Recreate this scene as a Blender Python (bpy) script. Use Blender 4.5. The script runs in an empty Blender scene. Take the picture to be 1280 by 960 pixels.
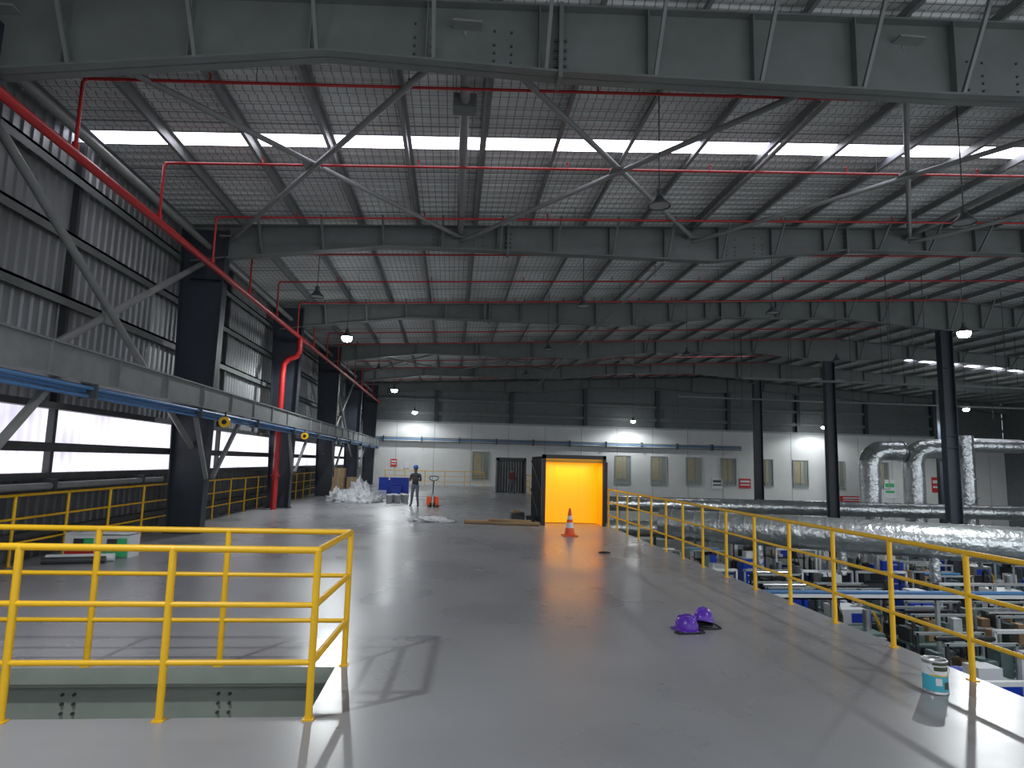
import bpy, math, random
from mathutils import Vector, Matrix, noise
random.seed(7)
S=bpy.context.scene
COL=S.collection
S.view_settings.view_transform='Standard'
# ------------------------------------------------------------------ materials
def nd(nt,t,**k):
    n=nt.nodes.new(t)
    for a,b in k.items(): setattr(n,a,b)
    return n
def mat(name,col,rough=.5,metal=0,emit=None,es=0,var=0.0,vs=3.0,bump=0,bs=20,spec=.5,rvar=0,alpha=None):
    m=bpy.data.materials.new(name); m.use_nodes=True
    nt=m.node_tree; b=nt.nodes['Principled BSDF']
    c=(col[0],col[1],col[2],1)
    b.inputs['Base Color'].default_value=c
    b.inputs['Roughness'].default_value=rough
    b.inputs['Metallic'].default_value=metal
    b.inputs['Specular IOR Level'].default_value=spec
    tc=nd(nt,'ShaderNodeTexCoord')
    if var>0 or rvar>0:
        n=nd(nt,'ShaderNodeTexNoise'); n.inputs['Scale'].default_value=vs; n.inputs['Detail'].default_value=6
        nt.links.new(tc.outputs['Object'],n.inputs['Vector'])
        if var>0:
            r=nd(nt,'ShaderNodeMapRange'); r.inputs[1].default_value=.3; r.inputs[2].default_value=.7
            r.inputs[3].default_value=1-var; r.inputs[4].default_value=1+var
            nt.links.new(n.outputs['Fac'],r.inputs[0])
            mx=nd(nt,'ShaderNodeVectorMath',operation='SCALE'); mx.inputs[0].default_value=col
            nt.links.new(r.outputs[0],mx.inputs['Scale']); nt.links.new(mx.outputs[0],b.inputs['Base Color'])
        if rvar>0:
            r=nd(nt,'ShaderNodeMapRange'); r.inputs[1].default_value=.3; r.inputs[2].default_value=.7
            r.inputs[3].default_value=max(.03,rough-rvar); r.inputs[4].default_value=rough+rvar
            nt.links.new(n.outputs['Fac'],r.inputs[0]); nt.links.new(r.outputs[0],b.inputs['Roughness'])
    if bump>0:
        n=nd(nt,'ShaderNodeTexNoise'); n.inputs['Scale'].default_value=bs; n.inputs['Detail'].default_value=4
        nt.links.new(tc.outputs['Object'],n.inputs['Vector'])
        bp=nd(nt,'ShaderNodeBump'); bp.inputs['Strength'].default_value=bump; bp.inputs['Distance'].default_value=.02
        nt.links.new(n.outputs['Fac'],bp.inputs['Height']); nt.links.new(bp.outputs[0],b.inputs['Normal'])
    if emit:
        b.inputs['Emission Color'].default_value=(*emit,1); b.inputs['Emission Strength'].default_value=es
    return m
M={}
M['floor']=mat('epoxy_floor',(.30,.303,.315),.30,var=.10,vs=.45,rvar=.07,bump=.06,bs=2.5,spec=.5)
M['lowfloor']=mat('shop_floor_concrete',(.10,.12,.115),.5,var=.2,vs=1)
M['steel']=mat('grey_green_steel',(.135,.15,.145),.5,var=.12,vs=2)
M['steel_l']=mat('light_purlin_steel',(.22,.235,.235),.45,metal=.2,var=.1)
M['girder']=mat('tray_girder_grey',(.19,.20,.20),.5,var=.12)
M['brace']=mat('brace_tube_steel',(.20,.21,.205),.5,var=.1)
M['navy']=mat('dark_navy_paint',(.024,.032,.044),.45,var=.15)
M['wall']=mat('galvanised_cladding',(.25,.26,.265),.42,metal=.3,var=.12,vs=1.2)
M['walldk']=mat('dark_lower_cladding',(.06,.065,.07),.5,var=.15)
M['white']=mat('white_wall_panel',(.66,.67,.66),.6,var=.04,vs=.8)
M['upper']=mat('grey_upper_cladding',(.14,.152,.155),.6,var=.1)
M['yellow']=mat('yellow_rail_paint',(.84,.48,.010),.38,var=.05)
M['red']=mat('red_pipe_paint',(.42,.016,.016),.4,var=.08)
M['blue']=mat('blue_pipe_paint',(.07,.20,.42),.4)
M['blued']=mat('blue_plastic',(.012,.06,.50),.4)
M['black']=mat('black_paint',(.012,.013,.014),.4)
M['dgrey']=mat('dark_grey',(.045,.05,.053),.5,var=.2)
M['rubber']=mat('rubber',(.02,.02,.02),.7)
M['lgrey']=mat('machine_light_grey',(.34,.38,.38),.45,var=.1)
M['mgreen']=mat('machine_green_grey',(.12,.18,.17),.45,var=.1)
M['beige']=mat('curtain_beige',(.38,.34,.22),.7,var=.15,vs=6)
M['orange']=mat('orange_cone',(.85,.10,.015),.45)
M['whitep']=mat('white_plastic',(.72,.74,.75),.4)
M['sheetw']=mat('white_polythene',(.72,.74,.76),.35,var=.12,vs=4)
M['purple']=mat('purple_helmet_shell',(.11,.028,.42),.3)
M['card']=mat('cardboard',(.36,.24,.13),.8,var=.1)
M['wood']=mat('pallet_wood',(.42,.26,.12),.75,var=.2,vs=5)
M['cangrn']=mat('can_teal_label',(.06,.42,.55),.35)
M['candk']=mat('can_dark_label',(.05,.06,.03),.35)
M['gold']=mat('can_gold_text',(.65,.5,.1),.4)
M['metal']=mat('bare_metal',(.55,.56,.57),.3,metal=.9)
M['green']=mat('green_print',(.05,.45,.16),.5)
M['redp']=mat('red_print',(.55,.03,.03),.5)
M['skin']=mat('skin_brown',(.22,.115,.07),.55)
M['shirt']=mat('charcoal_shirt',(.035,.04,.05),.8)
M['trouser']=mat('grey_trousers',(.10,.115,.15),.8)
M['shirt2']=mat('maroon_shirt',(.15,.04,.05),.8)
M['helm']=mat('blue_helmet',(.02,.10,.45),.35)
M['lamp']=mat('lamp_led_lit',(1,1,1),.5,emit=(.93,.98,1),es=90)
M['lampoff']=mat('lamp_led_off',(.30,.31,.31),.4)
M['beam_g']=mat('primer_grey_beam',(.28,.32,.28),.5,var=.08)
def duct_mat():
    m=mat('spiral_duct_galvanised',(.66,.70,.70),.28,metal=.8,var=.15,vs=1.5)
    nt=m.node_tree;b=nt.nodes['Principled BSDF']
    tc=nd(nt,'ShaderNodeTexCoord'); n=nd(nt,'ShaderNodeTexNoise'); n.inputs['Scale'].default_value=4
    nt.links.new(tc.outputs['Object'],n.inputs['Vector'])
    bp=nd(nt,'ShaderNodeBump'); bp.inputs['Strength'].default_value=.7; bp.inputs['Distance'].default_value=.08
    nt.links.new(n.outputs['Fac'],bp.inputs['Height']); nt.links.new(bp.outputs[0],b.inputs['Normal'])
    return m
M['duct']=duct_mat()
def roof_mat():
    m=mat('roof_insulation_with_wire_net',(.5,.5,.5),.6)
    nt=m.node_tree;b=nt.nodes['Principled BSDF']
    tc=nd(nt,'ShaderNodeTexCoord'); sp=nd(nt,'ShaderNodeSeparateXYZ'); nt.links.new(tc.outputs['Object'],sp.inputs[0])
    outs=[]
    for ax,per in ((0,.16),(1,.16)):
        a=nd(nt,'ShaderNodeMath',operation='DIVIDE'); a.inputs[1].default_value=per; nt.links.new(sp.outputs[ax],a.inputs[0])
        f=nd(nt,'ShaderNodeMath',operation='FRACT'); nt.links.new(a.outputs[0],f.inputs[0])
        l=nd(nt,'ShaderNodeMath',operation='LESS_THAN'); l.inputs[1].default_value=.11; nt.links.new(f.outputs[0],l.inputs[0]); outs.append(l)
    mx=nd(nt,'ShaderNodeMath',operation='MAXIMUM'); nt.links.new(outs[0].outputs[0],mx.inputs[0]); nt.links.new(outs[1].outputs[0],mx.inputs[1])
    n=nd(nt,'ShaderNodeTexNoise'); n.inputs['Scale'].default_value=.6; n.inputs['Detail'].default_value=5; nt.links.new(tc.outputs['Object'],n.inputs['Vector'])
    cr=nd(nt,'ShaderNodeValToRGB'); cr.color_ramp.elements[0].position=.35; cr.color_ramp.elements[0].color=(.52,.54,.53,1)
    cr.color_ramp.elements[1].position=.65; cr.color_ramp.elements[1].color=(.70,.72,.71,1); nt.links.new(n.outputs['Fac'],cr.inputs[0])
    mix=nd(nt,'ShaderNodeMix',data_type='RGBA'); nt.links.new(mx.outputs[0],mix.inputs[0]); nt.links.new(cr.outputs[0],mix.inputs[6])
    mix.inputs[7].default_value=(.20,.21,.21,1); nt.links.new(mix.outputs[2],b.inputs['Base Color'])
    return m
M['roof']=roof_mat()
def glow_mat(name,c1,c2,st,sc):
    m=bpy.data.materials.new(name); m.use_nodes=True; nt=m.node_tree; b=nt.nodes['Principled BSDF']
    b.inputs['Base Color'].default_value=(.6,.6,.6,1); b.inputs['Roughness'].default_value=.4
    tc=nd(nt,'ShaderNodeTexCoord'); n=nd(nt,'ShaderNodeTexNoise'); n.inputs['Scale'].default_value=sc; n.inputs['Detail'].default_value=3
    nt.links.new(tc.outputs['Object'],n.inputs['Vector'])
    cr=nd(nt,'ShaderNodeValToRGB'); cr.color_ramp.elements[0].position=.38; cr.color_ramp.elements[0].color=(*c1,1)
    cr.color_ramp.elements[1].position=.6; cr.color_ramp.elements[1].color=(*c2,1)
    nt.links.new(n.outputs['Fac'],cr.inputs[0]); nt.links.new(cr.outputs[0],b.inputs['Emission Color'])
    b.inputs['Emission Strength'].default_value=st
    return m
M['sky']=glow_mat('skylight_translucent',(.75,.72,.95),(1,.98,1),6,2)
M['band']=glow_mat('translucent_side_sheet',(.50,.48,.58),(.85,.83,.92),1.35,.5)
M['curt']=mat('yellow_pvc_curtain_glow',(.9,.42,.005),.35,emit=(1,.43,.0),es=.62)  # emission stands in for light from inside the cabin; strips are no lamp
M['cabin_y']=mat('yellow_inner_lining_glow',(.9,.42,.005),.4,emit=(1,.42,.0),es=.3)  # weak emission added so the lining looks lit from within
M['winglass']=mat('window_glass',(.22,.24,.22),.2)

# ------------------------------------------------------------------ mesh builder
class MB:
    def __init__(s): s.v=[];s.f=[];s.m=[];s.sm=[];s.mats=[]
    def mi(s,k):
        if k not in s.mats: s.mats.append(k)
        return s.mats.index(k)
    def add(s,vs,fs,k,smooth=False):
        o=len(s.v); s.v+= [tuple(x) for x in vs]; i=s.mi(k)
        for f in fs: s.f.append([o+a for a in f]); s.m.append(i); s.sm.append(smooth)
    def hexa(s,p,k): s.add(p,[(3,2,1,0),(4,5,6,7),(0,1,5,4),(1,2,6,5),(2,3,7,6),(3,0,4,7)],k)
    def box(s,a,b,k):
        x0,y0,z0=a;x1,y1,z1=b
        s.hexa([(x0,y0,z0),(x1,y0,z0),(x1,y1,z0),(x0,y1,z0),(x0,y0,z1),(x1,y0,z1),(x1,y1,z1),(x0,y1,z1)],k)
    def rbox(s,c,sz,ang,k):
        ca,sa=math.cos(ang),math.sin(ang);p=[]
        for z in (0,sz[2]):
            for x,y in ((-1,-1),(1,-1),(1,1),(-1,1)):
                X=x*sz[0]/2;Y=y*sz[1]/2
                p.append((c[0]+X*ca-Y*sa,c[1]+X*sa+Y*ca,c[2]+z))
        s.hexa(p,k)
    def frame(s,p0,p1):
        d=(Vector(p1)-Vector(p0)).normalized()
        up=Vector((0,0,1)) if abs(d.z)<.95 else Vector((0,1,0))
        a=d.cross(up).normalized(); b=a.cross(d).normalized(); return d,a,b
    def bar(s,p0,p1,w,h,k):
        d,a,b=s.frame(p0,p1);P=[]
        for q in (p0,p1):
            q=Vector(q)
            P+=[q-a*w/2-b*h/2,q+a*w/2-b*h/2,q+a*w/2+b*h/2,q-a*w/2+b*h/2]
        s.add(P,[(0,1,2,3),(7,6,5,4),(0,4,5,1),(1,5,6,2),(2,6,7,3),(3,7,4,0)],k)
    def cyl(s,p0,p1,r,k,r1=None,seg=12,cap=True):
        r1=r if r1 is None else r1
        d,a,b=s.frame(p0,p1);V=[]
        for q,rr in ((p0,r),(p1,r1)):
            q=Vector(q)
            for i in range(seg):
                t=2*math.pi*i/seg; V.append(q+(a*math.cos(t)+b*math.sin(t))*rr)
        s.add(V,[(i,(i+1)%seg,seg+(i+1)%seg,seg+i) for i in range(seg)],k,True)
        if cap: s.add(V,[tuple(range(seg-1,-1,-1)),tuple(range(seg,2*seg))],k)
    def tube(s,pts,r,k,seg=12,rs=None,closed=False):
        pts=[Vector(p) for p in pts];V=[];n=len(pts);prev=None
        for i,p in enumerate(pts):
            if closed: d=(pts[(i+1)%n]-pts[i-1]).normalized()
            else: d=(pts[min(i+1,n-1)]-pts[max(i-1,0)]).normalized()
            if prev is None:
                up=Vector((0,0,1)) if abs(d.z)<.9 else Vector((0,1,0)); a=d.cross(up).normalized()
            else: a=(prev-d*prev.dot(d)).normalized()
            prev=a;b=a.cross(d); rr=rs[i] if rs else r
            for j in range(seg):
                t=2*math.pi*j/seg; V.append(p+(a*math.cos(t)+b*math.sin(t))*rr)
        F=[]
        for i in range(n if closed else n-1):
            i2=(i+1)%n
            for j in range(seg): F.append((i*seg+j,i*seg+(j+1)%seg,i2*seg+(j+1)%seg,i2*seg+j))
        s.add(V,F,k,True)
        if not closed: s.add(V,[tuple(range(seg)),tuple(range(n*seg-1,(n-1)*seg-1,-1))],k)
    def lathe(s,c,prof,k,seg=20,smooth=True,M4=None,sx=1,sy=1):
        V=[]
        for r,z in prof:
            for i in range(seg):
                t=2*math.pi*i/seg; q=Vector((r*math.cos(t)*sx,r*math.sin(t)*sy,z))
                if M4: q=M4@q
                V.append(q+Vector(c))
        F=[]
        for j in range(len(prof)-1):
            for i in range(seg): F.append((j*seg+i,j*seg+(i+1)%seg,(j+1)*seg+(i+1)%seg,(j+1)*seg+i))
        s.add(V,F,k,smooth)
    def blob(s,c,sz,k,seed=0,amp=.25,nz=3,seg=20,rings=12,flat=True):
        V=[]
        for j in range(rings+1):
            ph=math.pi*j/rings
            for i in range(seg):
                t=2*math.pi*i/seg; d=Vector((math.sin(ph)*math.cos(t),math.sin(ph)*math.sin(t),math.cos(ph)))
                r=1+amp*noise.noise(d*nz+Vector((seed*7.1,0,0)))*2
                q=Vector((d.x*sz[0],d.y*sz[1],d.z*sz[2]))*r
                if flat and q.z<0: q.z*=.05
                V.append(q+Vector(c))
        F=[(j*seg+i,(j+1)*seg+i,(j+1)*seg+(i+1)%seg,j*seg+(i+1)%seg) for j in range(rings) for i in range(seg)]
        s.add(V,F,k,True)
    def done(s,name,parent=None):
        xs=[v[0] for v in s.v];ys=[v[1] for v in s.v];zs=[v[2] for v in s.v]
        o=((min(xs)+max(xs))/2,(min(ys)+max(ys))/2,min(zs))
        me=bpy.data.meshes.new(name+'_mesh')
        me.from_pydata([(a-o[0],b-o[1],c-o[2]) for a,b,c in s.v],[],s.f)
        for k in s.mats: me.materials.append(M[k])
        me.polygons.foreach_set('material_index',s.m); me.polygons.foreach_set('use_smooth',s.sm)
        me.update()
        ob=bpy.data.objects.new(name,me); COL.objects.link(ob); ob.location=o
        if parent:
            ob.parent=parent; ob.location=Vector(o)-parent.location
        return ob
def empty(name,loc=(0,0,0)):
    e=bpy.data.objects.new(name,None); COL.objects.link(e); e.location=loc; e.empty_display_size=.2; return e

# ------------------------------------------------------------------ dimensions
Y0,YB=-6.0,52.0
XL=-7.5; XE=5.0; XC=21.0; XR=48.0; LOW=-4.0
FR=[-.3,8.3,16.8,25.4,34.0,42.6,51.2]
def top(x): return 7.9+.055*(min(x,XC)+5.9)-.055*max(0,x-XC)
def sheet(x): return top(x)+.22
BOTN=[(-6.9,6.85),(-6.0,7.0),(-1.9,7.55),(1.3,7.58),(7,7.62),(11,8.15),(16.5,8.35),(21,8.05),(25.5,8.4),(31,8.2),(35,7.8),(41,7.85),(48,7.1)]
BOT1=[(-6.9,6.5),(-6.0,6.7),(-1.9,7.32),(1.3,7.28),(7,7.42),(11,7.6),(16.5,8.1),(21,8.05),(48,7.1)]
# ------------------------------------------------------------------ mezzanine floor
b=MB()
OX=-1.0;OY0,OY1=5.12,6.28
bm_v=[(XL,Y0),(OX,Y0),(XE,Y0),(XL,OY0),(OX,OY0),(XE,OY0),(XL,OY1),(OX,OY1),(XE,OY1),(XL,YB),(OX,YB),(XE,YB)]
q=[(0,1,4,3),(1,2,5,4),(4,5,8,7),(6,7,10,9),(7,8,11,10)]
b.add([(x,y,0) for x,y in bm_v],q,'floor'); b.add([(x,y,-.14) for x,y in bm_v],[t[::-1] for t in q],'beam_g')
def edge(p,q_): b.add([(p[0],p[1],0),(q_[0],q_[1],0),(q_[0],q_[1],-.14),(p[0],p[1],-.14)],[(0,1,2,3)],'beam_g')
for p,q_ in (((XL,OY0),(OX,OY0)),((OX,OY0),(OX,OY1)),((OX,OY1),(XL,OY1)),((XE,YB),(XE,Y0)),((XE,Y0),(XL,Y0))): edge(p,q_)
b.done('floor')
b=MB(); b.box((XL-1,Y0,LOW-.1),(XR,YB,LOW),'lowfloor'); b.done('floor_lower_shop')
b=MB()
def ibeam(p0,p1,h,w,k,t=.02):
    d,a,u=b.frame(p0,p1)
    b.bar(p0,p1,t,h,k)
    for sg in (-1,1):
        o=u*(h/2)*sg; b.bar(Vector(p0)+o,Vector(p1)+o,w,t*1.3,k)
XS=XL+.12
ibeam((XS,OY1+.12,-.40),(XE-.02,OY1+.12,-.40),.48,.2,'beam_g')
ibeam((XS,OY0-.5,-.40),(XE-.02,OY0-.5,-.40),.48,.2,'beam_g')
ibeam((OX+.15,OY0-.5,-.35),(OX+.15,OY1,-.35),.4,.18,'beam_g')
for x in (-2.2,-3.6): ibeam((x,OY0-.4,-.9),(x,OY1+1.5,-.9),.16,.12,'beam_g')
ibeam((XE-.12,Y0,-.36),(XE-.12,YB-.05,-.36),.42,.2,'steel')
for y in range(8,52,4): ibeam((XS,y,-.40),(XE-.02,y,-.40),.48,.2,'beam_g')
for x in (-3.35,-2.0):
    for dx in (-.05,.05):
        for dz in (-.5,-.42,-.34,-.26): b.cyl((x+dx,OY1+.12,dz),(x+dx,OY1+.085,dz),.014,'dgrey',seg=6)
for x in (-4,0,4.8):
    for y in range(12,52,8): b.box((x-.12,y-.12,LOW),(x+.12,y+.12,-.6),'beam_g')
b.done('mezzanine_support_steel')
# ------------------------------------------------------------------ left wall
def ribs(name,x,z0,z1,k,y0=Y0,y1=YB,per=.26,dep=.035):
    b=MB();P=[];y=y0
    while y<y1:
        P+=[(x,y),(x,y+per*.35),(x+dep,y+per*.47),(x+dep,y+per*.85)]; y+=per
    P.append((x,y1))
    n=len(P);V=[(a,c,z0) for a,c in P]+[(a,c,z1) for a,c in P]
    b.add(V,[(i,i+1,n+i+1,n+i) for i in range(n-1)],k); return b.done(name)
ribs('wall_left_lower',XL,LOW,1.45,'walldk')
ribs('window_side_translucent_band',XL-.01,1.45,2.72,'band')
ribs('wall_left',XL,2.72,top(XL)+.2,'wall')
b=MB()
for z in (3.55,4.75,5.95,7.1): b.box((XL+.05,Y0,z),(XL+.22,YB,z+.05),'steel_l'); b.box((XL+.20,Y0,z-.14),(XL+.22,YB,z+.05),'steel')
for z in (2.68,1.40): b.box((XL+.04,Y0,z),(XL+.24,YB,z+.12),'dgrey')
b.box((XL+.04,Y0,.4),(XL+.2,YB,.5),'dgrey')
for y in [FR[i]+4.3 for i in range(6)]: b.box((XL+.04,y-.05,1.4),(XL+.16,y+.05,7.9),'dgrey')
b.done('wall_girts')
b=MB()
X=-5.78; YE=YB-.7
b.box((X-.02,Y0,3.0),(X,YE,3.5),'girder'); b.box((X-.16,Y0,3.48),(X+.05,YE,3.51),'girder'); b.box((X-.12,Y0,2.98),(X+.1,YE,3.01),'girder')
b.box((X-.18,Y0,3.36),(X-.15,YE,3.52),'girder')
for y in FR[1:-1]:
    b.bar((X-.1,y-1.7,3.0),(X-.25,y-.2,1.35),.09,.09,'brace')
    b.bar((X-.1,y+1.7,3.0),(X-.25,y+.2,1.35),.09,.09,'brace')
for i in range(26): b.box((X,2+i*1.9,3.0),(X+.04,2.02+i*1.9,3.48),'girder')
b.done('cable_tray_girder')
b=MB()
for dz,dx,r in ((2.86,.0,.035),(2.78,.05,.03),(2.90,.12,.03)): b.cyl((X+dx-.02,Y0,dz),(X+dx-.02,YE,dz),r,'blue',seg=8)
for i in range(12): b.box((X-.1,2+i*4.3,2.74),(X+.16,2.05+i*4.3,2.975),'dgrey')
b.done('blue_service_pipes')
b=MB(); b.cyl((-7.08,Y0,1.3),(-7.08,FR[2]-.2,1.3),.06,'girder'); b.box((-7.09,Y0,1.9),(-7.03,YE,2.06),'dgrey')
for y in (-2,4,10,12.2,15.5): b.box((-7.24,y,1.24),(-7.0,y+.08,1.42),'dgrey')
b.done('side_guard_tube')
def column(name,y,x0b,x1b,x0t,x1t,zb,zt,k):
    b=MB();w=.16
    b.hexa([(x0b,y-.012,zb),(x1b,y-.012,zb),(x1b,y+.012,zb),(x0b,y+.012,zb),(x0t,y-.012,zt),(x1t,y-.012,zt),(x1t,y+.012,zt),(x0t,y+.012,zt)],k)
    for xb,xt,s in ((x0b,x0t,1),(x1b,x1t,-1)):
        a,c=sorted((xb,xb+.03*s)); d,e=sorted((xt,xt+.03*s))
        b.hexa([(a,y-w,zb),(c,y-w,zb),(c,y+w,zb),(a,y+w,zb),(d,y-w,zt),(e,y-w,zt),(e,y+w,zt),(d,y+w,zt)],k)
    if zb>-1: b.box((x0b-.04,y-.24,zb),(x1b+.04,y+.24,zb+.03),k)
    for z in (3.0,3.5,6.4):
        b.box((x0b+.03,y-.15,z),(x1b-.04,y+.15,z+.015),k)
    return b.done(name)
for y in FR: column('steel_column',y,-6.9,-6.1,-7.15,-6.0,0,7.75 if y!=FR[1] else 7.4,'navy')
for y in FR[3:6]: column('steel_column',y,XC-.28,XC+.28,XC-.28,XC+.28,LOW,8.05,'navy')
for y in FR[4:6]: column('steel_column',y,34.2,34.8,34.2,34.8,LOW,7.8,'navy')
for fi,y in enumerate(FR):
    BOT=BOT1 if fi==1 else BOTN
    b=MB()
    for i in range(len(BOT)-1):
        (xa,za),(xb,zb)=BOT[i],BOT[i+1]
        def seg(y0,y1,a0,a1,c0,c1): b.hexa([(xa,y0,a0),(xb,y0,c0),(xb,y1,c0),(xa,y1,a0),(xa,y0,a1),(xb,y0,c1),(xb,y1,c1),(xa,y1,a1)],'steel')
        seg(y-.01,y+.01,za,top(xa),zb,top(xb))
        seg(y-.15,y+.15,za,za+.03,zb,zb+.03)
        seg(y-.15,y+.15,top(xa)-.03,top(xa),top(xb)-.03,top(xb))
    def bz(x):
        for i in range(len(BOT)-1):
            (xa,za),(xb,zb)=BOT[i],BOT[i+1]
            if xa<=x<=xb: return za+(zb-za)*(x-xa)/(xb-xa)
        return 7.3
    x=-5.2
    while x<46:
        b.box((x-.008,y-.14,bz(x)),(x+.008,y+.14,top(x)-.02),'steel')
        if fi<5: b.bar((x+.1,y-.12,bz(x)+.03),(x+.1,y-.75,top(x)+.03),.05,.05,'steel')
        x+=1.55 if fi<4 else 3.1
    for x in (1.3,11,):
        b.box((x-.03,y-.17,bz(x)-.09),(x+.03,y+.17,top(x)+.02),'steel')
        for dz in (.12,.24,.36,.5): 
            b.cyl((x-.09,y-.09,bz(x)+dz),(x+.09,y-.09,bz(x)+dz),.018,'dgrey',seg=6)
    for x in (-.6,0.5,7.6,8.4):
        for dz in (.15,.27,.39,.6): b.cyl((x-.12,y-.03,bz(x)+dz),(x-.12,y+.02,bz(x)+dz),.018,'dgrey',seg=6); b.cyl((x+.12,y-.03,bz(x)+dz),(x+.12,y+.02,bz(x)+dz),.018,'dgrey',seg=6)
    b.done('roof_rafter')
b=MB(); x=-7.2
while x<47:
    z=top(x)
    b.box((x-.004,Y0,z),(x+.004,YB,z+.2),'steel_l'); b.box((x-.07,Y0,z),(x,YB,z+.006),'steel_l'); b.box((x,Y0,z+.19),(x+.07,YB,z+.2),'steel_l')
    b.box((x-.07,Y0,z),(x-.064,YB,z+.025),'steel_l')
    x+=1.52
b.done('roof_purlins')
def roofpart(y0,y1,k,name,xs=(XL-.2,XC,XR),dz=0):
    b=MB();P=[];y=y0;per=.30
    while y<y1-1e-4:
        for t,h in ((0,0),(.55,0),(.66,.04),(.89,.04)):
            if y+per*t<y1: P.append((y+per*t,h))
        y+=per
    P.append((y1,0));n=len(P)
    for a,c in zip(xs[:-1],xs[1:]):
        V=[(a,p,sheet(a)+h+dz) for p,h in P]+[(c,p,sheet(c)+h+dz) for p,h in P]
        b.add(V,[(i,i+1,n+i+1,n+i) for i in range(n-1)],k)
    return b.done(name)
roofpart(Y0,12.35,'roof','ceiling_front'); roofpart(12.85,YB+.3,'roof','ceiling')
roofpart(12.35,12.85,'sky','window_roof_skylight')
roofpart(38,38.5,'sky','window_roof_skylight',(13.5,18.5),-.03); roofpart(38,38.5,'sky','window_roof_skylight',(29,42),-.03)
# bracing
b=MB(); nx=[-6,0.0,6.5,13,19.5]
ya,yb=FR[1],FR[2]
def rz(x): return top(x)-.28
for i in range(4):
    xa,xb=nx[i],nx[i+1]
    b.cyl((xa,ya,rz(xa)),(xb,yb,rz(xb)),.055,'brace',seg=10); b.cyl((xb,ya,rz(xb)-.12),(xa,yb,rz(xa)-.12),.055,'brace',seg=10)
    xm,ym=(xa+xb)/2,(ya+yb)/2; b.box((xm-.16,ym-.16,rz(xm)-.09),(xm+.16,ym+.16,rz(xm)-.05),'brace')
for x in (0,13): 
    b.cyl((x,ya,rz(x)+.1),(x,yb,rz(x)+.1),.085,'brace'); b.box((x-.2,ya+2,rz(x)-.02),(x+.2,ya+2.3,rz(x)+.22),'steel')
b.cyl((6.5,ya,rz(6.5)+.2),(6.5,yb,rz(6.5)+.2),.05,'brace')
for x,y in [(n,f) for n in nx for f in (ya,yb)]: b.box((x-.2,y-.2,rz(x)-.07),(x+.2,y+.2,rz(x)-.04),'brace')
for i in range(3):
    xa,xb=nx[i],nx[i+1]
    for q0,q1 in (((xa,FR[4]),(xb,FR[5])),((xb,FR[4]),(xa,FR[5]))): b.cyl((q0[0],q0[1],rz(q0[0])),(q1[0],q1[1],rz(q1[0])),.05,'brace',seg=8)
b.done('roof_cross_bracing')
b=MB()
for (ya_,yb_) in ((FR[1],FR[2]),(FR[0],FR[1]),(FR[4],FR[5])):
    b.cyl((-6.5,ya_,6.85),(-6.5,yb_,2.1),.07,'brace'); b.cyl((-6.62,yb_,6.85),(-6.62,ya_,2.1),.07,'brace')
    ym=(ya_+yb_)/2; b.box((-6.6,ym-.2,4.3),(-6.52,ym+.2,4.65),'brace')
b.cyl((-6.5,Y0,7.3),(-6.5,YB,7.3),.08,'brace')
b.done('wall_cross_bracing')
b=MB(); b.cyl((5.7,16.8,7.55),(5.9,YB-.5,7.45),.04,'girder')
for y in range(18,52,4): b.cyl((5.8,y,7.5),(5.8,y,8.5),.008,'dgrey',seg=6)
b.done('ceiling_conduit')
# red sprinkler piping
b=MB()
b.cyl((-5.88,Y0,6.4),(-5.88,YB-.5,6.42),.075,'red',seg=16)
for i in range(-4,14):
    y=9.82+2.83*i
    z0=7.63; 
    b.tube([(-5.88,y,6.4),(-5.88,y,z0-.06),(-5.82,y,z0)],.028,'red',seg=8)
    b.cyl((-5.88,y,z0),(XC,y,z0+.053*(XC+5.88)),.026,'red',seg=8)
    b.cyl((-5.88,y,6.46),(-5.88,y,6.58),.05,'red',seg=10)
    if i<6:
        for k in range(8):
            x=-4+3.1*k; z=z0+.053*(x+5.88); b.cyl((x,y,z),(x,y,z+.12),.015,'red',seg=6); b.cyl((x-.01,y,z+.12),(x,y,z+.14),.03,'red',seg=8); b.cyl((x+.7,y,z),(x+.7,y,top(x)+.1),.006,'dgrey',seg=5)
b.tube([(-6.45,24.5,0),(-6.45,24.5,5.0),(-6.42,24.5,5.4),(-6.25,24.5,5.6),(-5.98,24.5,5.7),(-5.88,24.5,5.9),(-5.88,24.5,6.4)],.11,'red',seg=16)
for z in (1.2,1.25,3,3.05): b.cyl((-6.45,24.5,z),(-6.45,24.5,z+.03),.16,'red',seg=16)
b.done('red_sprinkler_piping')
# ------------------------------------------------------------------ back wall
b=MB()
b.box((XL,YB,0),(XE,YB+.2,5.0),'white'); b.box((XE,YB,LOW),(XR,YB+.2,5.0),'white')
b.box((XL,YB+.02,5.0),(XC,YB+.2,9.6),'upper'); b.box((XC,YB+.02,5.0),(XR,YB+.2,9.6),'upper')
for i in range(19): x=XL+3*i; b.box((x,YB-.015,0 if x<XE else LOW),(x+.04,YB,5),'lgrey')
b.box((XL,YB-.06,4.95),(XR,YB+.02,5.1),'lgrey')
for i in range(9): x=XL+6.1*i; b.box((x-.15,YB-.3,5.1),(x+.15,YB,8.2),'navy')
b.box((XL,YB-.25,5.6),(XR,YB,5.85),'steel'); b.box((XL,YB-.25,6.7),(XR,YB,6.9),'steel')
b.done('wall_back')
b=MB(); b.box((XR,26,LOW),(XR+.2,YB,8.2),'upper'); b.done('wall_right')
b=MB()
for z,k in ((3.6,'blue'),(3.72,'steel_l'),(3.45,'steel_l')): b.cyl((XL+1,YB-.35,z),(24,YB-.35,z),.05,k,seg=8)
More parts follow.
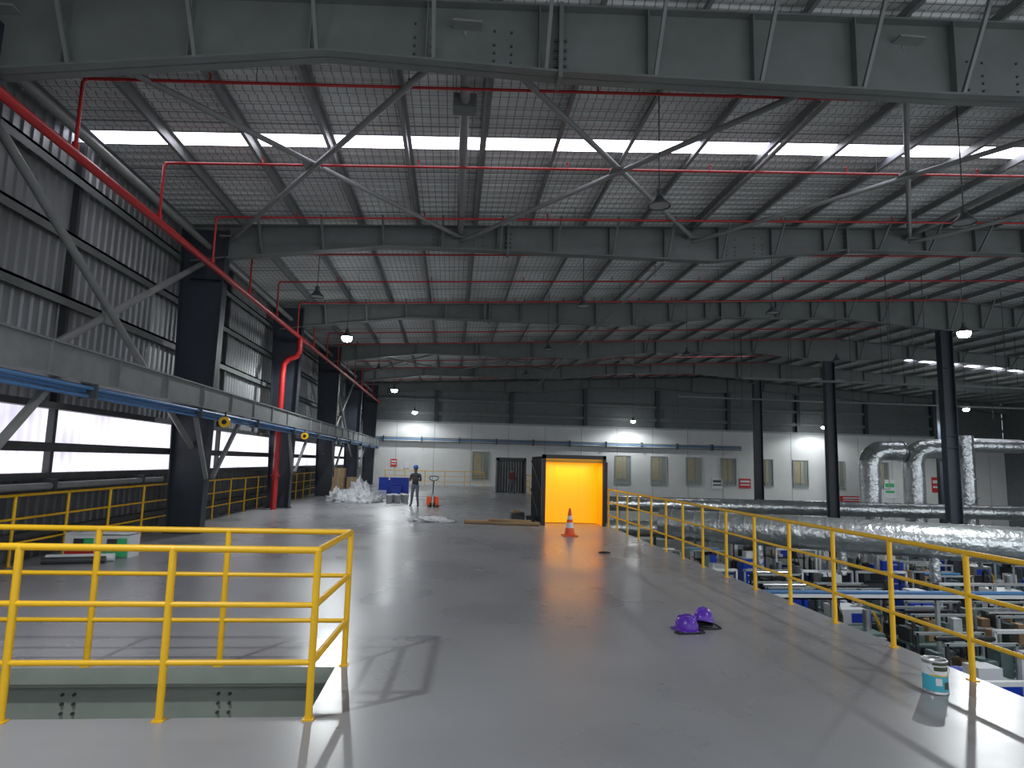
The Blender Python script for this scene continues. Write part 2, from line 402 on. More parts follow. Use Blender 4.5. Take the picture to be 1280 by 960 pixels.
for i in range(10): b.box((XL+2+i*3,YB-.45,3.35),(XL+2.06+i*3,YB,3.85),'dgrey')
b.done('wall_service_pipes')
wx=[2.3,14.0,17.0,20.0,23.0,26.2,29.3,32.5,36.5]
for i,x in enumerate(wx):
    b=MB(); z0=.55; w=.62; h=2.15
    b.box((x-w,YB-.03,z0),(x+w,YB-.005,z0+h),'winglass')
    b.box((x-w+.05,YB-.05,z0+.3),(x+.25,YB-.03,z0+h-.05),'beige')
    for a,c in (((x-w-.07,z0-.07),(x+w+.07,z0)),((x-w-.07,z0+h),(x+w+.07,z0+h+.07)),((x-w-.07,z0),(x-w,z0+h)),((x+w,z0),(x+w+.07,z0+h)),((x-.025,z0),(x+.025,z0+h))):
        b.box((a[0],YB-.09,a[1]),(c[0],YB-.02,c[1]),'lgrey')
    b.done('window_%d'%(i+1))
b=MB()
x0=2.9;x1=4.8;y=41.5
b.box((x0,y,0),(x0+.14,y+1.2,2.2),'dgrey');b.box((x1-.14,y,0),(x1,y+1.2,2.2),'dgrey');b.box((x0,y,2.06),(x1,y+1.2,2.25),'dgrey')
b.box((x0+.14,y+.3,0),(x1-.14,y+.36,2.06),'dgrey')
for i in range(9): b.box((x0+.2+i*.175,y+.26,.05),(x0+.24+i*.175,y+.3,2.0),'lgrey')
b.done('louvred_goods_gate')
for x,z,w,h,k in ((-4.6,1.4,.5,.6,'redp'),(-3.6,1.3,.4,.5,'whitep'),(34.0,-.7,2.6,.55,'redp'),(24.4,.3,1.0,.8,'redp'),(22,.2,.9,.9,'dgrey'),(37.2,-.3,1.0,1.6,'green'),(39.5,-.2,1.2,1.6,'whitep'),(41.5,.3,.9,1.3,'redp')):
    b=MB(); b.box((x-w/2,YB-.05,z),(x+w/2,YB-.02,z+h),'whitep' if k!='redp' else 'redp'); b.box((x-w*.4,YB-.06,z+h*.3),(x+w*.4,YB-.05,z+h*.42),'whitep' if k=='redp' else k); b.box((x-w*.4,YB-.06,z+h*.6),(x+w*.4,YB-.05,z+h*.8),'whitep' if k=='redp' else k)
    b.done('wall_sign')
# ------------------------------------------------------------------ yellow railings
R=.026
def rail_line(b,posts,H=1.16,zs=(.77,.37)):
    for p in posts:
        b.cyl((p[0],p[1],0),(p[0],p[1],H),R*1.05,'yellow',seg=12)
        b.box((p[0]-.04,p[1]-.04,0),(p[0]+.04,p[1]+.04,.01),'yellow')
    for z in (H,)+zs:
        rr=R if z>1 else R*.8
        for p,q_ in zip(posts[:-1],posts[1:]): b.cyl((p[0],p[1],z),(q_[0],q_[1],z),rr,'yellow',seg=12)
    for p in posts: b.lathe((p[0],p[1],H),[(R*1.1,-.0),(R*.8,R*.7),(.001,R*1.05)],'yellow',seg=12)
b=MB()
rail_line(b,[(-7.3,6.33),(-6.4,6.33),(-5.3,6.33),(-4.3,6.33),(-3.2,6.33),(-2.05,6.33),(-.93,6.33)],1.21,(.81,.40))
rail_line(b,[(-.98,5.07),(-2.03,5.07),(-3.1,5.07),(-4.2,5.07),(-5.3,5.07),(-6.4,5.07),(-7.3,5.07)],1.21,(.81,.40))
for z in (1.21,.81,.40): b.cyl((-.98,5.07,z),(-.93,6.33,z),R,'yellow')
b.done('yellow_guard_railing')
b=MB(); rail_line(b,[(4.9,5.82+1.08*i) for i in range(-10,14)]); b.done('yellow_guard_railing')
b=MB(); rail_line(b,[(4.9,24+1.5*i) for i in range(0,19)]); b.done('yellow_guard_railing')
b=MB(); rail_line(b,[(-7.19,-5+1.5*i) for i in range(0,36)]); b.done('yellow_guard_railing')
b=MB(); rail_line(b,[(-5+1.5*i,49.5) for i in range(0,6)]); b.done('yellow_guard_railing')
# ------------------------------------------------------------------ yellow goods cabin
b=MB(); x0,x1,ya,yb,h=2.95,4.78,20.1,23.2,2.08
b.box((x0-.12,ya,0),(x0,ya+.12,h+.12),'black'); b.box((x1,ya,0),(x1+.1,ya+.12,h+.12),'black')
b.box((x0-.12,ya,h),(x1+.1,ya+.14,h+.12),'black')
b.box((x0-.06,ya+.12,0),(x0-.02,yb,h+.05),'dgrey'); b.box((x1+.02,ya+.12,0),(x1+.06,yb,h+.05),'dgrey'); b.box((x0-.06,ya+.12,h+.02),(x1+.06,yb,h+.07),'dgrey')
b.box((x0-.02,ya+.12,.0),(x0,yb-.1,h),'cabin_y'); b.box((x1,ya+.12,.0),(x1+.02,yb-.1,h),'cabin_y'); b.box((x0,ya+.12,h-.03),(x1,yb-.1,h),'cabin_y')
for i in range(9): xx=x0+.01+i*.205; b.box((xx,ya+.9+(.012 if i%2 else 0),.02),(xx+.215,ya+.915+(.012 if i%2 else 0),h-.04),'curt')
b.box((x0-.02,yb-.1,0),(x1+.02,yb-.05,h),'dgrey')
b.box((x0,ya+.14,h-.12),(x1,ya+.3,h-.03),'yellow')
for i in range(8): 
    b.box((x0-.10,ya+.25+i*.36,0),(x0-.06,ya+.30+i*.36,h+.02),'black')
b.bar((x0-.11,ya+.3,.1),(x0-.11,yb-.2,1.0),.02,.05,'black'); b.bar((x0-.11,ya+.3,1.1),(x0-.11,yb-.2,2.0),.02,.05,'black')
b.box((x1+.1,ya-.02,.1),(x1+.14,ya+.5,2.0),'dgrey')
b.done('yellow_curtained_hoist_cabin')
def area(name,loc,rot,sx,sy,p,c=(1,1,1)):
    l=bpy.data.lights.new(name,'AREA'); l.shape='RECTANGLE'; l.size=sx;l.size_y=sy;l.energy=p;l.color=c
    o=bpy.data.objects.new(name,l);COL.objects.link(o);o.location=loc;o.rotation_euler=rot;return o
area('cabin_ceiling_light',((x0+x1)/2,ya+.5,h-.16),(0,0,0),1.4,.4,12,(1,.8,.45))
# ------------------------------------------------------------------ lamps
def lamp(x,y,z,lit,p=0,col=(.93,.98,1)):
    e=empty('high_bay_lamp',(x,y,z)); b=MB()
    b.cyl((x,y,z+.28),(x,y,sheet(x)-.02),.011,'dgrey',seg=6)
    b.cyl((x,y,z+.16),(x,y,z+.30),.055,'dgrey')
    b.lathe((x,y,z),[(.001,.17),(.08,.17),(.10,.12),(.19,.03),(.20,0),(.185,0),(.17,.02)],'dgrey')
    if lit: b.lathe((x,y,z),[(.185,.0),(.19,-.06),(.16,-.13),(.10,-.17),(.001,-.18)],'lamp')
    else: b.lathe((x,y,z),[(.17,.015),(.001,.012)],'lampoff')
    b.done('housing',e)
    if lit:
        l=bpy.data.lights.new('lamp_light','SPOT'); l.energy=p; l.color=col; l.shadow_soft_size=.10; l.spot_size=math.radians(165); l.spot_blend=.35
        o=bpy.data.objects.new('lamp_light',l); COL.objects.link(o); o.parent=e; o.location=(0,0,-.3)
for x,y in ((3.4,10.3),(8.95,10.2),(-3.9,17.8),(3.55,17.5),(9,17.2),(3.6,24.5),(9.2,24.5),(15.5,24.5),(3.6,32),(9.2,32),(15.5,32),(24,24.5),(24,32),(-3.8,32)): lamp(x,y,6.35,False)
lamp(-4.0,23.6,6.35,True,900); lamp(-3.8,40.9,6.35,True,800); lamp(-3.0,50.0,5.67,True,300)
lamp(14.3,50.0,5.5,True,400); lamp(15.9,18.4,6.35,True,1700); lamp(34.8,40.5,6.35,True,1700); lamp(30.3,50,5.5,True,400)
lamp(-3.5,3.4,5.2,True,480); lamp(9.5,4.0,6.3,True,420)
b=MB()
for i in range(34):
    x=random.uniform(14,40); y=random.uniform(20,46); b.cyl((x,y,sheet(x)-.05),(x,y,random.uniform(5.2,6.6)),.014,'dgrey',seg=5)
for y in (30.0,39.0): b.box((14,y,6.3),(46,y+.3,6.38),'steel')
b.done('hanging_rods')
# ------------------------------------------------------------------ ducts
def elbowpath(p,up,dx,r):
    x,y,z=p; P=[(x,y,z),(x,y,up-r)]
    for i in range(1,7):
        t=math.pi/2*i/6; P.append((x+r*(1-math.cos(t)),y,up-r+r*math.sin(t)))
    P.append((x+dx,y,up)); return P
b=MB()
p0,p1=Vector((8.6,26,-.4)),Vector((22,17.4,-.35))
b.cyl(p0,p1,.60,'duct',seg=28)
d=(p1-p0)
for i in range(17): q=p0+d*(i+.5)/17; b.cyl(q,q+d.normalized()*.05,.625,'duct',seg=28)
for i in (4,7,10,13): q=p0+d*i/17; b.cyl(q-Vector((0,0,.4)),q-Vector((0,0,1.4)),.16,'duct',seg=16)
b.done('large_silver_duct')
b=MB()
p0,p1=Vector((5.9,37,-.25)),Vector((44,35.5,-.35));d=p1-p0
b.cyl(p0,p1,.42,'duct',seg=24)
for i in range(30): q=p0+d*(i+.5)/30; b.cyl(q,q+d.normalized()*.05,.45,'duct',seg=24)
for i in (3,10,17,24): q=p0+d*i/30; b.box((q.x-.06,q.y-.06,LOW),(q.x+.06,q.y+.06,q.z-.3),'lgrey')
b.done('long_silver_duct')
b=MB()
p0,p1=Vector((6.2,30.5,-1.0)),Vector((26,27,-.95));d=p1-p0
b.cyl(p0,p1,.38,'duct',seg=20)
for i in range(20): q=p0+d*(i+.5)/20; b.cyl(q,q+d.normalized()*.05,.41,'duct',seg=20)
b.done('lower_silver_duct')
for x,up,dx in ((26.6,3.3,2.2),(29.6,3.5,2.4),(33.2,4.4,0)):
    b=MB()
    if dx: b.tube(elbowpath((x,39,LOW),up,dx,1.0),.62,'duct',seg=24); b.cyl((x+dx-.05,39,up),(x+dx,39,up),.7,'duct',seg=24)
    else: b.cyl((x,39,LOW),(x,39,up),.55,'duct',seg=24); b.cyl((x,39,up-.6),(x+4,39,up-.6),.45,'duct',seg=20)
    for z in (-2,-.8,.4,1.6): b.cyl((x,39,z),(x,39,z+.06),.66,'duct',seg=24)
    b.done('vertical_elbow_duct')
# ------------------------------------------------------------------ lower shop
def machine(x,y,kind,a=0):
    b=MB(); z=LOW; rc=random.choice; ru=random.uniform
    k1=rc(['lgrey','mgreen','mgreen','whitep','dgrey','dgrey','steel_l'])
    if kind==0:
        h=ru(.7,1.1); b.rbox((x,y,z),(1.5,1.0,h),a,k1); b.rbox((x,y,z+h),(1.0,.75,.6),a,'dgrey'); b.rbox((x+ru(-.2,.2),y,z+h+.6),(ru(.6,1.2),.9,.4),a,rc([k1,'whitep']))
        b.cyl((x+.3,y,z+h+1),(x+.3,y,z+h+1.5),.10,'metal'); b.rbox((x-.85,y-.4,z+.9),(.3,.25,.5),a,'whitep'); b.rbox((x-.85,y-.53,z+1.05),(.22,.02,.25),a,'black')
        b.rbox((x-.85,y-.4,z),(.08,.08,.9),a,'dgrey')
        b.tube([(x-.4,y,z+h+.6),(x-.4,y,z+2.2),(x-.3,y+.3,z+2.4),(x-.2,y+.5,z+2.3),(x-.2,y+.55,z+1.2)],.05,'black',seg=8)
        b.box((x-.3,y-.47,z+h+.65),(x+.3,y-.45,z+h+.9),'blued' if random.random()<.3 else 'black')
        for i in range(3): b.cyl((x-.5+.35*i,y-.52,z+.5),(x-.5+.35*i,y-.5,z+.5),.1,'metal',seg=12)
        b.tube([(x+.6,y-.3,z+h),(x+.65,y-.3,z+h+.5),(x+.5,y-.2,z+h+.9)],.035,rc(['blue','yellow','black','red']),seg=8)
    elif kind==1:
        for dx in (-.8,.8):
            for dy in (-.45,.45): b.box((x+dx-.03,y+dy-.03,z),(x+dx+.03,y+dy+.03,z+2.3),rc(['lgrey','dgrey']))
        for zz in (.7,1.5): b.box((x-.85,y-.5,z+zz),(x+.85,y+.5,z+zz+.05),k1)
        for dy in (-.45,.45): b.box((x-.85,y+dy-.03,z+2.25),(x+.85,y+dy+.03,z+2.31),'lgrey')
        for zz,n in ((.75,5),(1.55,5)):
            for i in range(n): w=ru(.12,.3); hh=ru(.12,.6); yy=ru(-.4,-.1); b.box((x-.78+.32*i,y+yy,z+zz),(x-.78+.32*i+w,y+yy+ru(.2,.5),z+zz+hh),rc(['blued','dgrey','black','whitep','metal','mgreen','card']))
        b.cyl((x-.7,y,z+2.28),(x+.7,y,z+2.28),.05,rc(['metal','blue','black']),seg=8)
        for i in range(3): b.cyl((x-.5+.45*i,y-.1,z+1.8),(x-.5+.45*i,y-.1,z+2.28),.025,'black',seg=6)
    elif kind==2:
        b.box((x-1.0,y-.4,z+.75),(x+1.0,y+.4,z+.85),'steel_l'); 
        for dx in (-.9,0,.9): b.box((x+dx-.04,y-.38,z),(x+dx+.04,y+.38,z+.75),'dgrey')
        for i in range(11): b.cyl((x-.9+.18*i,y-.36,z+.88),(x-.9+.18*i,y+.36,z+.88),.04,'metal',seg=8)
        for dx in (-.95,.95): b.box((x+dx-.03,y+.35,z),(x+dx+.03,y+.42,z+2.3),'whitep')
        b.box((x-.95,y+.35,z+2.25),(x+.95,y+.45,z+2.33),'whitep'); b.box((x-.4,y-.2,z+.92),(x+.1,y+.2,z+1.3),'black')
        b.cyl((x-.15,y,z+1.3),(x-.15,y,z+1.6),.12,'metal'); b.box((x-.8,y-.2,z+.92),(x-.55,y+.2,z+1.5),'mgreen')
        b.box((x+.3,y-.2,z+.92),(x+.7,y+.2,z+1.2),'blued'); b.cyl((x,y+.4,z+2.25),(x,y+.1,z+1.6),.02,'black',seg=6)
    else:
        b.box((x-.5,y-.3,z+.1),(x+.5,y+.3,z+1.9),'blued')
        for i in range(6): b.box((x-.46,y-.33,z+.2+.28*i),(x+.46,y-.3,z+.42+.28*i),'blued'); b.box((x-.3,y-.35,z+.34+.28*i),(x+.3,y-.33,z+.37+.28*i),'whitep')
        for dx in (-.4,.4): b.box((x+dx-.05,y-.25,z),(x+dx+.05,y+.25,z+.1),'black')
        b.box((x-.5,y-.3,z+1.9),(x+.5,y+.3,z+1.94),'lgrey'); b.box((x-.3,y-.2,z+1.94),(x+.2,y+.2,z+2.2),'whitep')
    b.done(['press_machine','storage_rack','roller_conveyor','blue_tool_cabinet'][kind])
kk=0
for r,y in enumerate((8.8,10.6,12.3,13.9,16.4,18.1,19.9,22.3,25,28.5,32)):
    x=6.3+(r%2)*.9 if y>10 else 11.2
    while x<8+y*1.05:
        kk+=1
        if not (abs(x-XC)<1.4 and abs(y-25)<1.5): machine(x+random.uniform(-.1,.1),y+random.uniform(-.12,.12),[0,1,2,3,0,1,1,2,0][(kk*5)%9 if kk%4 else kk%9],0)
        x+=2.15
b=MB(); b.box((6,15.05,-1.15),(24,15.3,-1.11),'whitep'); b.cyl((6,15.42,-1.05),(24,15.42,-1.05),.05,'blue'); b.box((6,15.05,-1.15),(24,15.07,-1.03),'whitep')
for i in range(7): b.box((6.5+2.7*i,15.12,LOW),(6.58+2.7*i,15.2,-1.15),'lgrey')
b.done('overhead_cable_tray')
b=MB(); 
for i in range(5): b.box((8.3,7.2+i*.26,-1.62),(9.9,7.38+i*.26,-1.58),'wood')
for i in range(3): b.box((8.3+.7*i,7.2,-1.75),(8.45+.7*i,8.42,-1.62),'wood')
b.box((8.35,7.25,-2.9),(9.85,8.4,-1.75),'wood'); b.box((8.3,7.2,LOW),(9.9,8.45,-2.9),'card')
b.done('wooden_crate_stack')
# ------------------------------------------------------------------ loose objects on the mezzanine
def hardhat(x,y,ang,tilt,z=0):
    b=MB(); Mx=Matrix.Rotation(ang,4,'Z')@Matrix.Rotation(tilt,4,'X')
    c=(x,y,z+.01+abs(math.sin(tilt))*.14)
    b.lathe(c,[(.128,.0),(.13,.03),(.122,.08),(.10,.125),(.065,.155),(.03,.168),(.001,.17)],'purple',seg=24,M4=Mx,sx=.92,sy=1.12)
    b.lathe(c,[(.128,.012),(.15,.0),(.148,-.006),(.125,0)],'purple',seg=24,M4=Mx,sx=.92,sy=1.14)
    V=[];n=9
    for i in range(n):
        t=math.pi*(.2+.6*i/(n-1)); V.append((.13*.92*math.cos(t),.13*1.12*math.sin(t),.012)); V.append((.16*.92*math.cos(t),(.13+.07*math.sin(t))*1.12*math.sin(t),-.004))
    V2=[Mx@Vector(v)+Vector(c) for v in V]; b.add(V2,[(2*i,2*i+1,2*i+3,2*i+2) for i in range(n-1)],'purple',True)
    for s in (-1,0,1): b.tube([Mx@Vector(p)+Vector(c) for p in [(s*.045,-.13,.06),(s*.045,-.08,.148),(s*.045,0,.175-abs(s)*.008),(s*.045,.08,.148),(s*.045,.13,.06)]],.008,'purple',seg=6)
    b.tube([(x-.12,y-.1,.012),(x-.19,y-.13,.012),(x-.16,y-.2,.012),(x-.05,y-.19,.012),(x+.06,y-.18,.012),(x+.16,y-.15,.012),(x+.13,y-.05,.03)],.011,'rubber',seg=6)
    b.lathe((x,y,.0),[(.11,.006),(.115,.03),(.10,.03)],'rubber',seg=20)
    b.done('purple_hard_hat')
hardhat(2.82,7.60,.5,.0); hardhat(3.10,7.80,-.6,-.3)
b=MB(); c=(4.30,5.53,0)
b.lathe(c,[(.001,.002),(.098,.002),(.102,.008),(.098,.016),(.098,.03)],'metal',seg=32)
b.lathe(c,[(.099,.03),(.099,.16)],'cangrn',seg=32); b.lathe(c,[(.0992,.16),(.0992,.25)],'whitep',seg=32); b.lathe(c,[(.098,.25),(.098,.265),(.103,.272),(.103,.282),(.088,.282),(.085,.272),(.001,.270)],'metal',seg=32)
for z0_,z1_,a0,a1,k in ((.20,.235,-2.3,-1.0,'candk'),(.155,.17,-2.6,-.6,'gold'),(.08,.14,-2.2,-1.7,'whitep'),(.05,.11,-1.5,-1.0,'candk'),(.245,.262,-2.4,-.8,'candk')):
    n=10;V=[]
    for i in range(n+1):
        t=a0+(a1-a0)*i/n; V+=[(c[0]+.1005*math.cos(t),c[1]+.1005*math.sin(t),z0_),(c[0]+.1005*math.cos(t),c[1]+.1005*math.sin(t),z1_)]
    b.add(V,[(2*i,2*i+2,2*i+3,2*i+1) for i in range(n)],k,True)
b.tube([(c[0]+.1*math.cos(t),c[1]-.03-.07*math.sin(t),.235-.07*math.sin(t)) for t in [math.pi*i/10 for i in range(11)]],.003,'metal',seg=6)
b.done('paint_can')
b=MB(); c=(3.21,17.3,0); b.box((c[0]-.2,c[1]-.2,0),(c[0]+.2,c[1]+.2,.035),'orange')
def cr(z): return .14-(.14-.025)*(z-.035)/.70
for z0_,z1_,k in ((.035,.22,'orange'),(.22,.36,'whitep'),(.36,.44,'orange'),(.44,.54,'whitep'),(.54,.735,'orange')): b.lathe(c,[(cr(z0_),z0_),(cr(z1_),z1_)],k,seg=24)
b.lathe(c,[(.17,.035),(.14,.06)],'orange',seg=24); b.lathe(c,[(.025,.735),(.015,.73),(.012,.70)],'orange',seg=24)
b.done('traffic_cone')
b=MB()
b.cyl((.45,20.35,.06),(2.75,19.85,.06),.06,'card'); b.cyl((.9,20.6,.05),(2.6,20.25,.05),.05,'wood'); b.cyl((1.2,20.15,.15),(2.5,19.98,.13),.04,'card')
b.done('cardboard_tubes')
b=MB(); b.box((2.0,21.3,0),(2.45,21.7,.28),'dgrey'); b.box((2.05,21.35,.28),(2.3,21.65,.36),'card'); b.box((2.5,21.0,0),(2.75,21.3,.2),'black'); b.tube([(2.1,21.3,.2),(2.2,21.2,.3),(2.35,21.3,.2)],.015,'black',seg=6); b.done('tool_box')
b=MB(); b.blob((-.55,20.9,.01),(.6,.35,.12),'sheetw',1,.35,3,28,14); b.blob((-.2,20.7,.01),(.35,.2,.06),'sheetw',3,.35,3,20,10); b.done('crumpled_polythene_sheet')
b=MB(); b.blob((3.35,14.05,.01),(.10,.06,.03),'black',2,.2); b.tube([(3.3,14.05,.02),(3.45,14.1,.02),(3.5,14.0,.02)],.015,'black',seg=6); b.done('work_glove')
def person(name,loc,rot,hgt,shirt,trou,helmet,phone=True):
    e=empty(name,loc)
    J={'pel':(0,0,.90),'waist':(0,0,1.02),'chest':(0,-.01,1.24),'neckb':(0,-.01,1.39),'neck':(0,.0,1.45),'h1':(0,.02,1.53),'h2':(0,.02,1.62)}
    rad={'pel':(.145,.105),'waist':(.13,.095),'chest':(.155,.11),'neckb':(.075,.065),'neck':(.055,.055),'h1':(.073,.085),'h2':(.07,.085)}
    E=[('pel','waist'),('waist','chest'),('chest','neckb'),('neckb','neck'),('neck','h1'),('h1','h2')]
    for s,t in ((-1,'l'),(1,'r')):
        off=.03*s
        J['hip'+t]=(s*.09,0,.84);J['kn'+t]=(s*.11,.03,.47);J['an'+t]=(s*.12+off,-.01,.09);J['toe'+t]=(s*.14+off,.15,.045)
        rad['hip'+t]=(.088,.09);rad['kn'+t]=(.06,.062);rad['an'+t]=(.045,.05);rad['toe'+t]=(.042,.032)
        J['sh'+t]=(s*.175,-.01,1.36);J['el'+t]=(s*.24,.0,1.09)
        rad['sh'+t]=(.062,.062);rad['el'+t]=(.043,.043)
        if phone: J['wr'+t]=(s*.09,.22,1.17);J['pa'+t]=(s*.055,.28,1.20)
        else: J['wr'+t]=(s*.26,.06,.86);J['pa'+t]=(s*.26,.075,.79)
        rad['wr'+t]=(.028,.028);rad['pa'+t]=(.034,.022)
        E+=[('pel','hip'+t),('hip'+t,'kn'+t),('kn'+t,'an'+t),('an'+t,'toe'+t),('chest','sh'+t),('sh'+t,'el'+t),('el'+t,'wr'+t),('wr'+t,'pa'+t)]
    keys=list(J)
    def skin(verts,edges,rads,root,sub=2):
        me=bpy.data.meshes.new('t');me.from_pydata(verts,edges,[]);ob=bpy.data.objects.new('t',me);COL.objects.link(ob)
        bpy.context.view_layer.objects.active=ob
        ob.modifiers.new('s','SKIN'); sm=ob.modifiers.new('u','SUBSURF');sm.levels=sub;sm.render_levels=sub
        sv=me.skin_vertices[0].data
        for i,r in enumerate(rads): sv[i].radius=r; sv[i].use_root=(i==root)
        dg=bpy.context.evaluated_depsgraph_get();dg.update()
        m2=bpy.data.meshes.new_from_object(ob.evaluated_get(dg)); V=[v.co.copy() for v in m2.vertices];F=[tuple(p.vertices) for p in m2.polygons]
        bpy.data.objects.remove(ob); return V,F
    V,F=skin([J[k] for k in keys],[(keys.index(a),keys.index(c)) for a,c in E],[rad[k] for k in keys],0)
    b=MB(); g={}
    W=[Vector(J['wrl']),Vector(J['wrr'])]; 
    for f in F:
        c=sum((V[i] for i in f),Vector())/len(f)
        if c.z>1.425: k='skin'
        elif min((c-w).length for w in W)<.10 or min((c-Vector(J[p])).length for p in('pal','par'))<.08: k='skin'
        elif c.z<.085: k='black'
        elif c.z<.94 and (phone or abs(c.x)<.19): k=trou
        else: k=shirt
        g.setdefault(k,[]).append(f)
    for k,fs in g.items(): b.add(V,fs,k,True)
    for s,t in ((-1,'l'),(1,'r')):
        p=Vector(J['pa'+t]); d=(p-Vector(J['wr'+t])).normalized(); side=Vector((0,0,1)) if phone else Vector((0,1,0)); cu=Vector((-s,0,0)) 
        for i in range(4):
            o=p+side*(.024-.016*i); L=(.065,.075,.07,.055)[i]
            b.tube([o,o+d*L*.45,o+d*L*.75+cu*L*.2,o+d*L*.85+cu*L*.5],.008,'skin',seg=6,rs=[.009,.009,.008,.006])
        o=p-d*.02+side*.03; b.tube([o,o+side*.02+d*.02,o+side*.025+d*.045+cu*.01],.009,'skin',seg=6,rs=[.011,.01,.007])
    if phone: b.box((-.045,.31,1.19),(.045,.32,1.30),'black')
    b.tube([(0,.105,1.60),(0,.125,1.565),(0,.108,1.555)],.012,'skin',seg=6,rs=[.007,.015,.01])
    for s in (-1,1):
        b.lathe((s*.03,.098,1.595),[(.001,-.009),(.009,0),(.001,.009)],'black',seg=8)
        b.lathe((s*.078,.015,1.57),[(.004,-.03),(.018,0),(.006,.03)],'skin',seg=8,sx=.5)
    b.tube([(-.025,.1,1.525),(0,.106,1.523),(.025,.1,1.525)],.005,'redp',seg=6)
    b.lathe((0,-.005,1.60),[(.001,.115),(.06,.10),(.092,.05),(.098,.0),(.085,-.02)],'black',seg=16,sx=.92,sy=1.0)
    if helmet:
        b.lathe((0,.015,1.615),[(.112,.0),(.112,.03),(.10,.08),(.07,.115),(.03,.13),(.001,.133)],'helm',seg=20,sx=.95,sy=1.1)
        b.lathe((0,.03,1.615),[(.11,.005),(.135,-.004),(.11,0)],'helm',seg=20,sx=.95,sy=1.15)
    ob=b.done('body',e)
    return e,ob
def place_person(name,loc,rot,hgt,**k):
    e,ob=person(name,(0,0,0),rot,hgt,**k)
    zmin=ob.location.z
    e.scale=(hgt/1.75,)*3; e.rotation_euler=(0,0,rot); e.location=(loc[0],loc[1],-zmin*hgt/1.75)
place_person('worker_with_blue_helmet',(-1.5,27.5),math.pi*.93,1.75,shirt='shirt',trou='trouser',helmet=True,phone=True)
place_person('worker_in_maroon_shirt',(3.75,40.0),math.pi*1.1,1.68,shirt='shirt2',trou='trouser',helmet=False,phone=False)
b=MB(); c=(-.75,27.6)
for s in (-1,1):
    b.box((c[0]+s*.17-.08,c[1]-.1,.06),(c[0]+s*.17+.08,c[1]+1.1,.12),'orange'); b.cyl((c[0]+s*.17-.04,c[1]+.95,.05),(c[0]+s*.17+.04,c[1]+.95,.05),.04,'whitep')
b.box((c[0]-.25,c[1]-.25,.08),(c[0]+.25,c[1]-.05,.42),'orange'); b.cyl((c[0],c[1]-.3,.1),(c[0],c[1]-.3,.55),.06,'metal')
for s in (-1,1): b.cyl((c[0]+s*.03,c[1]-.3,.09),(c[0]+s*.11,c[1]-.3,.09),.09,'black')
b.cyl((c[0],c[1]-.3,.4),(c[0]+.03,c[1]-.42,1.1),.025,'dgrey')
hy=c[1]-.42
b.tube([(c[0]+.03,hy,1.08),(c[0]-.13,hy,1.14),(c[0]-.17,hy,1.22),(c[0]-.1,hy,1.28),(c[0]+.16,hy,1.28),(c[0]+.23,hy,1.22),(c[0]+.19,hy,1.14)],.018,'black',seg=8,closed=True)
b.done('pallet_jack')
b=MB()
for i,(x,y,sx,sy,sz) in enumerate(((-4.3,30,.7,.6,.6),(-3.8,29.6,.5,.45,.42),(-4.8,29.7,.45,.4,.4),(-4.2,30.6,.5,.5,.85),(-3.5,30.1,.4,.4,.3),(-5.2,30.3,.4,.4,.5))): b.blob((x,y,.0),(sx,sy,sz),'sheetw',i,.36,4.5,30,18)
b.done('polythene_wrapped_heap')
def bucket(x,y,k='whitep',r=.15,h=.36):
    b=MB(); b.lathe((x,y,0),[(.001,.003),(r*.82,.003),(r,h),(r*1.06,h),(r*1.06,h-.03),(r,h-.03)],k,seg=20); b.lathe((x,y,0),[(r*1.0,h),(r*.9,h+.012),(.001,h+.012)],k,seg=20)
    b.tube([(x+r*math.cos(t),y-.03-.1*math.sin(t),h-.05-.12*math.sin(t)) for t in [math.pi*i/8 for i in range(9)]],.004,'metal',seg=5); b.done('paint_bucket')
for x,y in ((-2.75,29.6),(-2.4,29.7),(-2.05,29.9),(-2.6,30.2),(-2.2,30.6)): bucket(x,y)
def carton(x,y,z,w,d,h,k='card'):
    b=MB(); b.box((x-w/2,y-d/2,z),(x+w/2,y+d/2,z+h),k); b.box((x-.03,y-d/2-.004,z),(x+.03,y+d/2+.004,z+h+.004),'beige'); b.done('cardboard_carton')
for a in ((-5.6,33,0,.6,.6,.5),(-5.6,33,.5,.55,.5,.5),(-5.55,33,1.0,.5,.5,.45),(-4.9,33.2,0,.6,.6,.6),(-4.95,33.2,.6,.5,.5,.4)): carton(*a)
for i,(x,y,h) in enumerate(((-3.4,38,.75),(-2.75,38.3,.9),(-3.1,37.2,.5),(-4.3,42,.8),(-3.6,42,.8))):
    b=MB(); b.box((x-.28,y-.25,.05),(x+.28,y+.25,h),'blued'); b.box((x-.3,y-.27,h-.05),(x+.3,y+.27,h),'blued'); b.box((x-.3,y-.27,0),(x+.3,y+.27,.05),'blued')
    for j in range(3): b.box((x-.24,y-.27,.12+j*.2),(x+.24,y-.25,.2+j*.2),'blued')
    b.done('blue_plastic_crate')
b=MB(); x,y=-6.4,12.8
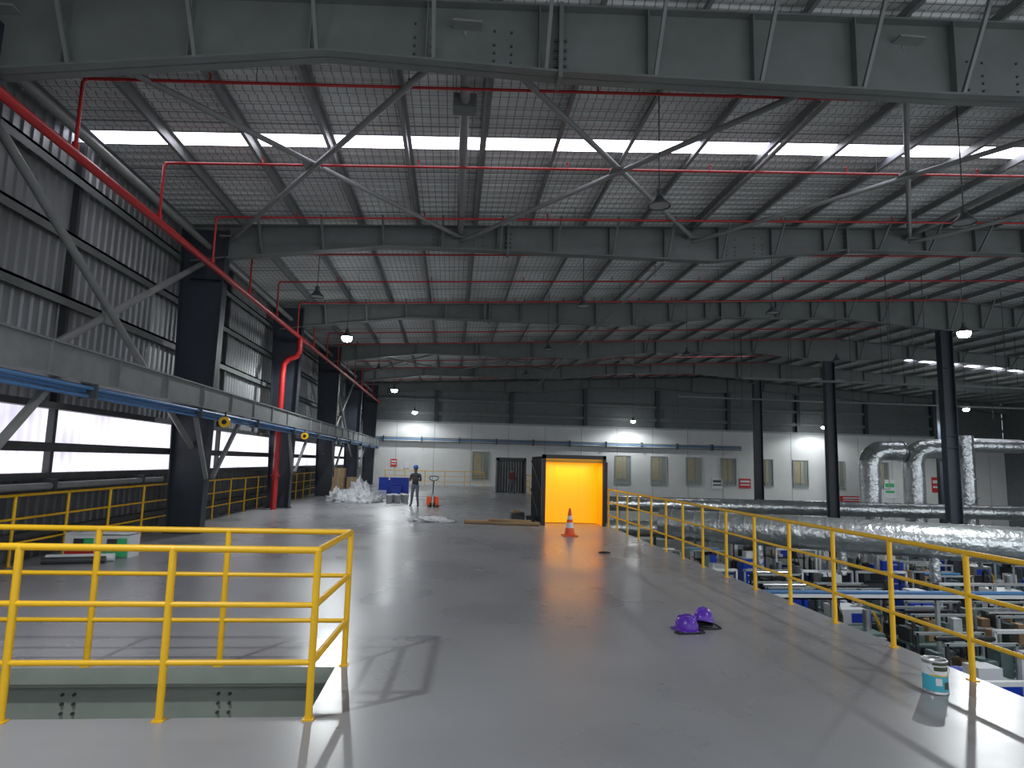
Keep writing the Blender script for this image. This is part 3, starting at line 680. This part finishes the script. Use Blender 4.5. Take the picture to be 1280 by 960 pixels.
b.rbox((x-.3,y,0),(.55,.35,.42),.05,'whitep'); b.rbox((x+.28,y+.05,0),(.55,.35,.40),-.04,'whitep')
for dx in (-.3,.28):
    b.rbox((x+dx,y-.185,.02),(.5,.02,.1),0,'redp' if dx<0 else 'green'); b.rbox((x+dx,y-.185,.16),(.22,.02,.18),0,'dgrey'); b.rbox((x+dx+.15,y-.19,.15),(.16,.02,.2),0,'green')
b.rbox((x,y,.42),(1.1,.4,.03),.02,'sheetw')
b.done('printed_carton_packs')
b=MB(); b.cyl((-6.9,12.0,.07),(-5.9,12.25,.07),.07,'sheetw'); b.cyl((-6.85,11.8,.06),(-5.95,12.05,.06),.06,'dgrey'); b.done('rolled_sheet_tubes')
for y in (16.5,25.1):
    b=MB(); b.cyl((-5.55,y-.35,2.72),(-5.55,y-.28,2.72),.13,'yellow',seg=20); b.cyl((-5.55,y-.36,2.72),(-5.55,y-.35,2.72),.06,'black',seg=16); b.box((-5.57,y-.3,2.8),(-5.53,y-.27,2.97),'dgrey'); b.done('yellow_valve_wheel')
# ------------------------------------------------------------------ world + camera
w=bpy.data.worlds.new('overcast_sky'); S.world=w; w.use_nodes=True
bg=w.node_tree.nodes['Background']; bg.inputs[0].default_value=(.88,.93,1,1); bg.inputs[1].default_value=1.35
cam=bpy.data.cameras.new('camera'); co=bpy.data.objects.new('camera',cam); COL.objects.link(co)
th,ps,r=math.radians(7.05),math.radians(5.15),.025
F=Vector((math.sin(ps)*math.cos(th),math.cos(ps)*math.cos(th),math.sin(th))); R0=Vector((math.cos(ps),-math.sin(ps),0)); U0=R0.cross(F)
Rr=R0*math.cos(r)+U0*math.sin(r); Uu=U0*math.cos(r)-R0*math.sin(r)
mw=Matrix(((Rr.x,Uu.x,-F.x,0),(Rr.y,Uu.y,-F.y,0),(Rr.z,Uu.z,-F.z,1.9),(0,0,0,1)))
co.matrix_world=mw
cam.sensor_width=36; cam.lens=22.5; cam.clip_end=200; cam.clip_start=.05
S.camera=co
